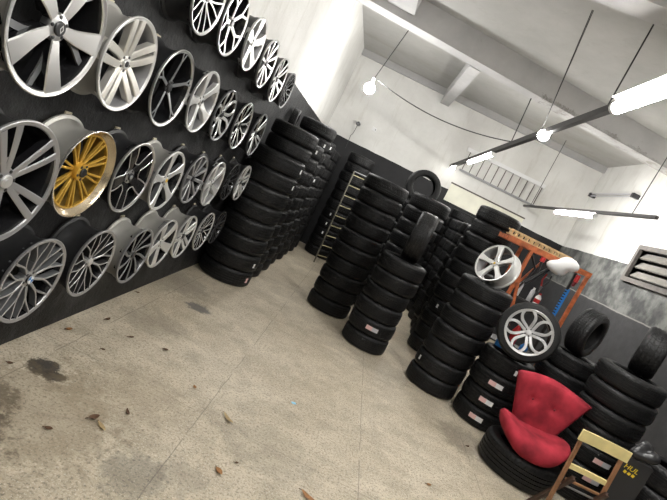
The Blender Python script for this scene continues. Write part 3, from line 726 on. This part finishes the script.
rp('end_beam', (2.12, 7.45, ZR), (2.12, 7.95, ZR), .05, .06); rp('end_beam', (3.41, 7.45, ZR+.02), (3.41, 7.95, ZR+.02), .05, .06)
for z in (.9, .35): rp('shelf', (2.50, 7.70, z), (3.42, 7.70, z), .5, .025, 'dark_metal')
rp('rail', (2.62, 7.70, 1.62), (3.36, 7.70, 1.62), .03, .03, 'dark_metal')
# slatted crate on top
cr = empty('wooden_crate', (2.12, 7.62, ZR+.045)); tag(cr, 'long pale slatted wooden crate lying on top of the orange rack', 'crate')
for yy in (-.08, .08):
    for zz in (.012, .085):
        bm = bmesh.new(); box(bm, .0, .98, yy-.012, yy+.012, zz-.011, zz+.011); obj('rail', bm, 'wood_pale', cr)
for i in range(12):
    bm = bmesh.new(); box(bm, .02+i*.084, .045+i*.084, -.066, .066, .024, .073); obj('slat', bm, 'wood_pale', cr)
q = crumple('plastic_bag', .145, 1.15, .8, .75, 1.15, 'bag_white', 21); q.location = (2.96, 7.29, 2.315); tag(q, 'white plastic bag hanging on the top beam of the orange rack', 'plastic bag')
def tool(name, label, cat, loc, bmf):
    r = empty(name, loc); tag(r, label, cat)
    for nm, b, m in bmf: obj(nm, b, m, r, 50)
    return r
def tb(pts, r, n=10): b = bmesh.new(); tube(b, pts, r, n); return b
def bx(*a): b = bmesh.new(); box(b, *a, bevel=.003); return b
tool('clamp', 'red clamp hanging under the near end of the rack beam by the white bag', 'clamp', (2.70, 7.44, 2.22), [('jaw', tb([(0, 0, .1), (0, 0, .03)], .035), 'red_plastic'), ('handle', tb([(0, 0, .03), (.03, 0, -.14)], [.022, .012]), 'dark_metal')])
tool('clamp', 'dark red clamp hanging in the corner of the orange rack by its far post', 'clamp', (3.27, 7.44, 2.18), [('jaw', tb([(0, 0, .13), (0, 0, .02)], .032), 'red_plastic'), ('handle', tb([(0, 0, .02), (-.01, 0, -.05)], [.03, .02]), 'maroon_plastic')])
tool('pliers', 'red and black pliers hanging in the middle of the orange rack', 'pliers', (2.98, 7.68, 1.93), [('handle', tb([(-.02, 0, 0), (-.05, 0, .09), (-.03, 0, .2)], .012), 'red_plastic'), ('handle', tb([(.0, 0, 0), (.05, 0, .1), (.045, 0, .2)], .012), 'cap_black'), ('jaw', tb([(-.01, 0, .0), (-.01, 0, -.1)], [.02, .006]), 'dull_steel')])
tool('spray_can', 'grey spray can on the rail in the orange rack', 'spray can', (2.90, 7.70, 1.636), [('can', tb([(0, 0, 0), (0, 0, .17), (0, 0, .19)], [.035, .035, .02], 20), 'grey_can'), ('cap', tb([(0, 0, .19), (0, 0, .225)], .018, 14), 'white_plastic')])
tool('spray_can', 'silver spray can standing near the inner post of the orange rack', 'spray can', (2.70, 7.70, 1.636), [('can', tb([(0, 0, 0), (0, 0, .19), (0, 0, .21)], [.033, .033, .02], 20), 'alu'), ('cap', tb([(0, 0, .21), (0, 0, .24)], .016, 14), 'cap_black')])
tool('oil_bottle', 'white bottle with a red label beside the grey spray can', 'bottle', (3.02, 7.70, 1.636), [('bottle_body', tb([(0, 0, 0), (0, 0, .12), (0, 0, .16)], [.045, .045, .018], 18), 'white_plastic'), ('paper_label', tb([(0, 0, .03), (0, 0, .09)], .0465, 18), 'red_plastic'), ('cap', tb([(0, 0, .16), (0, 0, .19)], .02, 14), 'red_plastic')])
st = empty('tool_strip', (3.26, 7.46, 1.45)); tag(st, 'blue notched tool strip hanging along the far post of the orange rack', 'tool strip')
bm = bmesh.new(); box(bm, -.012, .012, -.006, .006, 0, .62); obj('backing_strip', bm, 'blue_plastic', st)
for i in range(14):
    bm = bmesh.new(); box(bm, -.05, -.012, -.02, .006, .02+i*.043, .042+i*.043); obj('holder', bm, 'blue_plastic', st)
bm = bmesh.new(); tube(bm, [(2.56, 7.60, 2.3), (2.72, 7.60, 2.12), (2.68, 7.6, 1.9), (2.60, 7.6, 1.64)], .018, 8); tag(obj('air_hose', bm, 'cap_black', None, 60), 'thick black air hose hanging down inside the orange rack', 'hose')
bm = bmesh.new(); tube(bm, [(2.95, 7.52, 2.30), (2.86, 7.52, 2.18), (2.76, 7.53, 2.02), (2.66, 7.53, 1.86)], .03, 8); tag(obj('rolled_belt', bm, 'cap_black', None, 60), 'black rubber belt draped behind the white bag in the rack', 'belt')
# items glimpsed through the standing wheel
for x, y, c, lb in ((2.76, 6.64, 'blue_plastic', 'blue oil bottle behind the standing wheel nearer the upright tyre'), (2.43, 6.58, 'blue_plastic', 'blue oil bottle behind the standing wheel nearer the loose rim'), (2.58, 6.66, 'red_plastic', 'red oil bottle behind the standing wheel')):
    h = .18 if c == 'blue_plastic' else .36
    tool('oil_bottle', lb, 'bottle', (x, y, .988), [('bottle_body', tb([(0, 0, 0), (0, 0, h*.75), (0, 0, h)], [.055, .055, .02], 18), c), ('cap', tb([(0, 0, h), (0, 0, h+.03)], .022, 14), 'white_plastic')])

# ------------------------------------------------------------------ ladders, board, wall bits
ld = empty('ladder', (-.30, 11.75, 0)); ld.rotation_euler = (0, radians(-2.5), radians(38)); tag(ld, 'narrow metal ladder with yellow rungs standing upright among the tyre stacks', 'ladder')
for s in (-1, 1):
    bm = bmesh.new(); bar(bm, (s*.19, 0, 0), (s*.19, 0, 2.32), .022, .03, up=(0, 1, 0)); obj('rail', bm, 'ladder_rail' if s < 0 else 'cap_black', ld)
for i in range(9):
    bm = bmesh.new(); tube(bm, [(-.19, 0, .2+i*.255), (.16, 0, .2+i*.255)], .0095, 10); obj('rung', bm, 'rung_yellow', ld, 60)
bm = bmesh.new(); bar(bm, (-.19, 0, 2.325), (.19, 0, 2.325), .03, .018); obj('top_bar', bm, 'dull_steel', ld)
wl = empty('ladder', (1.84, YB-.06, 3.62)); tag(wl, 'long white ladder hung sideways on the white back wall above the cream board', 'ladder')
for z, h, m in ((.0, .05, 'dull_steel'), (.56, .10, 'paper')):
    bm = bmesh.new(); box(bm, -.05 if z else 0, 2.2, -.03, .03, z-h/2, z+h/2, bevel=.006); obj('rail', bm, m, wl)
for i in range(11):
    x = .06+i*.208
    bm = bmesh.new(); bar(bm, (x, 0, 0), (x, 0, .52), .018, .02, up=(0, 1, 0)); obj('rung', bm, 'rung_dark', wl)
wbd = empty('wall_board', (1.84, YB, 2.74)); tag(wbd, 'long cream board on the back wall under the sideways ladder', 'board')
bm = bmesh.new(); box(bm, 0, 2.12, -.03, 0, 0, .47); obj('panel', bm, 'board_cream', wbd)
bm = bmesh.new(); box(bm, -.02, 2.14, -.045, 0, .47, .505); obj('top_trim', bm, 'rung_dark', wbd)
jb = empty('switch_box', (3.80, YB-.031, 2.93)); tag(jb, 'small grey switch box on the far end of the cream board', 'switch box')
bm = bmesh.new(); box(bm, -.08, .08, -.05, 0, -.07, .07, bevel=.01); obj('box_body', bm, 'paper_grey', jb); bm = bmesh.new(); box(bm, -.03, .03, -.06, -.05, -.03, .03); obj('toggle', bm, 'dull_steel', jb)
hk = empty('lamp_holder', (-1.08, YB, 3.52)); tag(hk, 'small dark lamp holder with a dangling cord on the back wall', 'lamp holder')
bm = bmesh.new(); tube(bm, [(0, 0, 0), (0, -.1, 0)], [.06, .05], 14); obj('socket', bm, 'cap_black', hk, 50)
bm = bmesh.new(); tube(bm, [(0, -.07, -.04), (-.02, -.06, -.3), (-.05, -.05, -.36), (-.03, -.05, -.72)], .008, 6); obj('cord', bm, 'wire_dark', hk, 60)
wo = empty('wall_outlet', (-.64, YB, 3.575)); tag(wo, 'small pale outlet plate on the white back wall', 'outlet')
bm = bmesh.new(); box(bm, -.06, .06, -.02, 0, -.05, .05, bevel=.006); obj('plate', bm, 'paper', wo); bm = bmesh.new(); box(bm, .03, .045, -.024, -.02, -.015, .015); obj('slot', bm, 'cap_black', wo)
ps = empty('wall_sign', (XR, 7.37, 1.38)); tag(ps, 'white, yellow and red sign on the grey side wall behind the tyres', 'sign')
for z0, z1, m in ((.13, .55, 'poster_white'), (.06, .13, 'poster_yellow'), (0, .06, 'poster_red')):
    bm = bmesh.new(); box(bm, -.006, 0, -.75, .0, z0, z1); obj('band', bm, m, ps)

# ------------------------------------------------------------------ lamps
def pA(y): return Vector((2.05 - .0609*(y-6.206), y, 4.12 - .073*(y-6.206)))
fa = empty('ceiling_light', pA(6.2)); tag(fa, 'long dark lighting bar hung on wires with bright tubes, running to the back wall', 'ceiling lamp')
def fpart(name, bm, m, root=fa, smv=50):
    o = obj(name, bm, m, root, smv); o.location = -root.location; return o
bm = bmesh.new(); bar(bm, pA(6.05), pA(13.5), .07, .09); fpart('bar', bm, 'dark_metal')
for y, w in ((6.25, Vector((2.06, 6.26, ZT))), (9.3, None)):
    p = pA(y); top = w or Vector((1.87, 9.62, 4.87)); bm = bmesh.new(); tube(bm, [p, top], .009, 6); fpart('suspension_wire', bm, 'wire_dark')
p = pA(8.05)
for g in (-.02, .03):
    bm = bmesh.new(); tube(bm, [p+Vector((0, 0, .03)), Vector((1.48+g*.3, 6.78, ZT))], .005, 6); fpart('suspension_wire', bm, 'wire_dark')
def lamp_tube(root, a, b, r, m, fn):
    bm = bmesh.new(); tube(bm, [a, b], r, 14); fn('tube', bm, m)
    d = (b-a).normalized()
    for e, s in ((a, -1), (b, 1)):
        bm = bmesh.new(); tube(bm, [e, e+d*s*.05], r*1.05, 12); fn('end_cap', bm, 'white_plastic')
off = Vector((0, 0, -.075))
bm = bmesh.new(); bar(bm, pA(6.0)+Vector((0, 0, .07)), pA(3.15)+Vector((0, 0, .07)), .22, .015); fpart('added_light_shield', bm, 'white_plastic')  # added plate, stops the near tube's light from going up to the beam
lamp_tube(fa, pA(5.98)+off*.3, pA(3.2)+off*.3, .07, 'tube_light', fpart)
lamp_tube(fa, pA(10.1)+off, pA(11.7)+off, .045, 'tube_far', fpart)
bm = bmesh.new(); bmesh.ops.create_uvsphere(bm, u_segments=20, v_segments=12, radius=.085); bmesh.ops.translate(bm, verts=bm.verts, vec=pA(7.85)+Vector((0, 0, -.05))); fpart('bulb', bm, 'bulb_small', smv=180)
bm = bmesh.new(); bmesh.ops.create_uvsphere(bm, u_segments=20, v_segments=12, radius=.06); bmesh.ops.translate(bm, verts=bm.verts, vec=pA(13.2)+Vector((0, 0, -.09))); fpart('bulb', bm, 'bulb_end', smv=180)
# second bar
def pB(y): return Vector((3.75, y, 3.50))
fb = empty('ceiling_light', pB(10)); tag(fb, 'shorter lighting bar with one lit tube hung near the grey side wall', 'ceiling lamp')
fbp = lambda n, b, m: fpart(n, b, m, fb)
bm = bmesh.new(); bar(bm, pB(7.3), pB(13.4), .05, .05); fbp('bar', bm, 'dark_metal')
lamp_tube(fb, pB(9.2)+off, pB(11.0)+off, .045, 'tube_far', fbp)
bm = bmesh.new(); tube(bm, [pB(8.0), Vector((3.85, 8.1, ZT))], .007, 6); fbp('suspension_wire', bm, 'wire_dark')
bm = bmesh.new(); tube(bm, [pB(12.9), Vector((3.75, 12.9, ZT))], .007, 6); fbp('suspension_wire', bm, 'wire_dark')
# unlit tube holder on the side wall
un = empty('wall_batten', (XR, 11.2, 4.47)); tag(un, 'unlit tube between two dark holders high on the pale side wall', 'wall lamp')
for y in (0, 2.1):
    bm = bmesh.new(); box(bm, -.16, 0, y-.05, y+.05, -.05, .05, bevel=.01); obj('holder', bm, 'cap_black', un)
for z in (-.03, .03):
    bm = bmesh.new(); tube(bm, [(-.12, .05, z), (-.12, 2.05, z)], .014, 8); obj('tube', bm, 'paper_grey', un, 60)
# hanging bulb by the rim wall
B0 = Vector((-.85, 9.4, 3.72))
hb = empty('pendant_bulb', B0); tag(hb, 'glaring bare bulb hanging on a cord near the rim wall', 'pendant lamp')
bm = bmesh.new(); bmesh.ops.create_uvsphere(bm, u_segments=24, v_segments=14, radius=.10); obj('bulb', bm, 'bulb_light', hb, 180)
bm = bmesh.new(); tube(bm, [(0, 0, .09), (0, 0, .2)], [.035, .03], 14); obj('socket', bm, 'white_plastic', hb, 50)
bm = bmesh.new(); tube(bm, [(0, 0, .19), (.19, -.1, 1.2)], .008, 6); obj('cord', bm, 'wire_dark', hb, 60)
A1 = pA(9.3)
pts = []
for i in range(17):
    s = i/16; p = (B0+Vector((.06, 0, .2))).lerp(A1+Vector((.05, 0, .08)), s); p.z -= .62*s*(1-s)*1.15; pts.append(p)
bm = bmesh.new(); tube(bm, pts, .009, 6); tag(obj('power_cable', bm, 'wire_dark', None, 60), 'black cable sagging from the bare bulb to the lighting bar', 'cable')
# unseen lamps added nearer the viewer to light the open floor
for i, (x, y) in enumerate(((.3, 1.2), (1.9, -1.6))):
    c = empty('ceiling_light', (x, y, 4.3)); tag(c, ['added unseen tube lamp over the open floor, above the frame', 'added unseen tube lamp behind the viewpoint'][i], 'ceiling lamp')
    bm = bmesh.new(); box(bm, -.15, .15, -1.25, 1.25, 0, .07); obj('bar', bm, 'dark_metal', c)  # bar widened to hold back light going up
    for xx in (-.045, .045):
        bm = bmesh.new(); tube(bm, [(xx, -1.2, -.04), (xx, 1.2, -.04)], .03, 12); obj('tube', bm, 'tube_light', c, 60)
    for yy in (-1, 1):
        bm = bmesh.new(); tube(bm, [(0, yy, .06), (0, yy, ZT-4.3)], .007, 6); obj('suspension_wire', bm, 'wire_dark', c, 60)

# ------------------------------------------------------------------ leaves and scraps on the floor
def leaf(x, y, L, W, m, ang, curl, label):
    bm = bmesh.new(); n = 8; rows = []
    for i in range(n+1):
        s = i/n; w = W*sin(pi*min(1, s*.96+.02))**.8*.5
        zz = .006 + curl*abs(s-.45)**1.6*2
        rows.append([bm.verts.new(((s-.5)*L, k*w, zz + abs(k)*w*.5 - (.0025 if q else 0))) for q in (0, 1) for k in (-1, 0, 1)])
    for A, B in zip(rows, rows[1:]):
        for q in (0, 3):
            for k in (0, 1): bm.faces.new((A[q+k], A[q+k+1], B[q+k+1], B[q+k]))
        bm.faces.new((A[0], B[0], B[3], A[3])); bm.faces.new((A[2], B[2], B[5], A[5]))
    bmesh.ops.recalc_face_normals(bm, faces=bm.faces[:])
    o = obj('fallen_leaf', bm, m, None, 60, (x, y, 0)); o.rotation_euler = (0, 0, ang); tag(o, label, 'leaf', 'fallen leaves on the floor')
    bm = bmesh.new(); tube(bm, [(-L*.5, 0, .006+curl*.5), (-L*.72, .01, .004)], .0025, 6); obj('stem', bm, 'leaf_brown', o, 60)
LV = [(-.93, 2.91, .09, .06, 'leaf_brown', 1.0, .02, 'curled dark brown leaf touching a pale leaf on the open floor'), (-.85, 2.87, .12, .04, 'leaf_tan', -.6, .01, 'pale tan leaf beside the curled dark brown leaf'),
      (-1.06, 2.64, .06, .04, 'leaf_brown', .3, .01, 'small brown leaf near the dark stained corner of the floor'), (-.80, 3.12, .09, .03, 'leaf_brown', -.9, .015, 'thin brown leaf beyond the pale tan leaf'), (-.57, 3.83, .06, .04, 'leaf_orange', -1.0, .01, 'small orange leaf by the floor joint'),
      (-.20, 3.62, .17, .045, 'leaf_tan', -.75, .03, 'long twisted tan leaf in the middle of the floor'), (-.07, 3.0, .09, .055, 'leaf_orange', -.7, .01, 'orange leaf nearer than the twisted tan leaf'), (.01, 3.17, .035, .025, 'leaf_brown', .4, .005, 'tiny dark leaf scrap beside an orange leaf'),
      (.55, 3.18, .16, .06, 'leaf_orange', -.55, .03, 'bright orange leaf lying at the bottom edge of the frame'), (-1.67, 3.75, .06, .05, 'leaf_orange', .9, .015, 'orange leaf close under the blue-emblem rim'), (-1.59, 4.21, .06, .045, 'leaf_brown', 1.2, .02, 'dark leaf on the floor under the turbine rim'),
      (-1.30, 4.11, .06, .03, 'leaf_brown', .8, .01, 'dark leaf further out from the wall beside the turbine rim'), (-1.0, 4.19, .06, .045, 'leaf_brown', .1, .01, 'dark leaf alone on the floor off the turbine rim'), (-1.74, 5.08, .05, .035, 'leaf_brown', .5, .01, 'dark leaf at the wall foot far along the bottom row'),
      (-1.62, 3.02, .05, .035, 'leaf_brown', .2, .01, 'brown leaf at the edge of the black splash'), (-1.34, 3.71, .04, .03, 'leaf_brown', .2, .006, 'tiny brown leaf scrap between splash and orange leaf'), (1.6, 4.15, .06, .04, 'leaf_orange', .2, .01, 'small russet leaf on the floor before the tyre seat'), (2.25, 5.4, .05, .03, 'leaf_brown', .6, .01, 'small brown leaf by the tyre under the red seat')]
for a in LV: leaf(a[0], a[1], a[2]*.8, a[3]*.7, *a[4:])
bm = bmesh.new(); box(bm, -.022, .022, -.016, .016, .001, .006, bevel=.002); q = obj('wrapper', bm, 'wrapper_blue', None, None, (.24, 4.40, 0)); q.rotation_euler = (0, 0, .5); tag(q, 'tiny light blue wrapper scrap on the open floor', 'wrapper')

# ------------------------------------------------------------------ world and view
w = bpy.data.worlds.new('world'); SC.world = w; w.use_nodes = True
w.node_tree.nodes['Background'].inputs['Color'].default_value = (.8, .85, .9, 1); w.node_tree.nodes['Background'].inputs['Strength'].default_value = .3
vs = SC.view_settings; vs.view_transform = 'Standard'; vs.look = 'None'; vs.gamma = 1; vs.exposure = 1.1; vs.use_curve_mapping = False
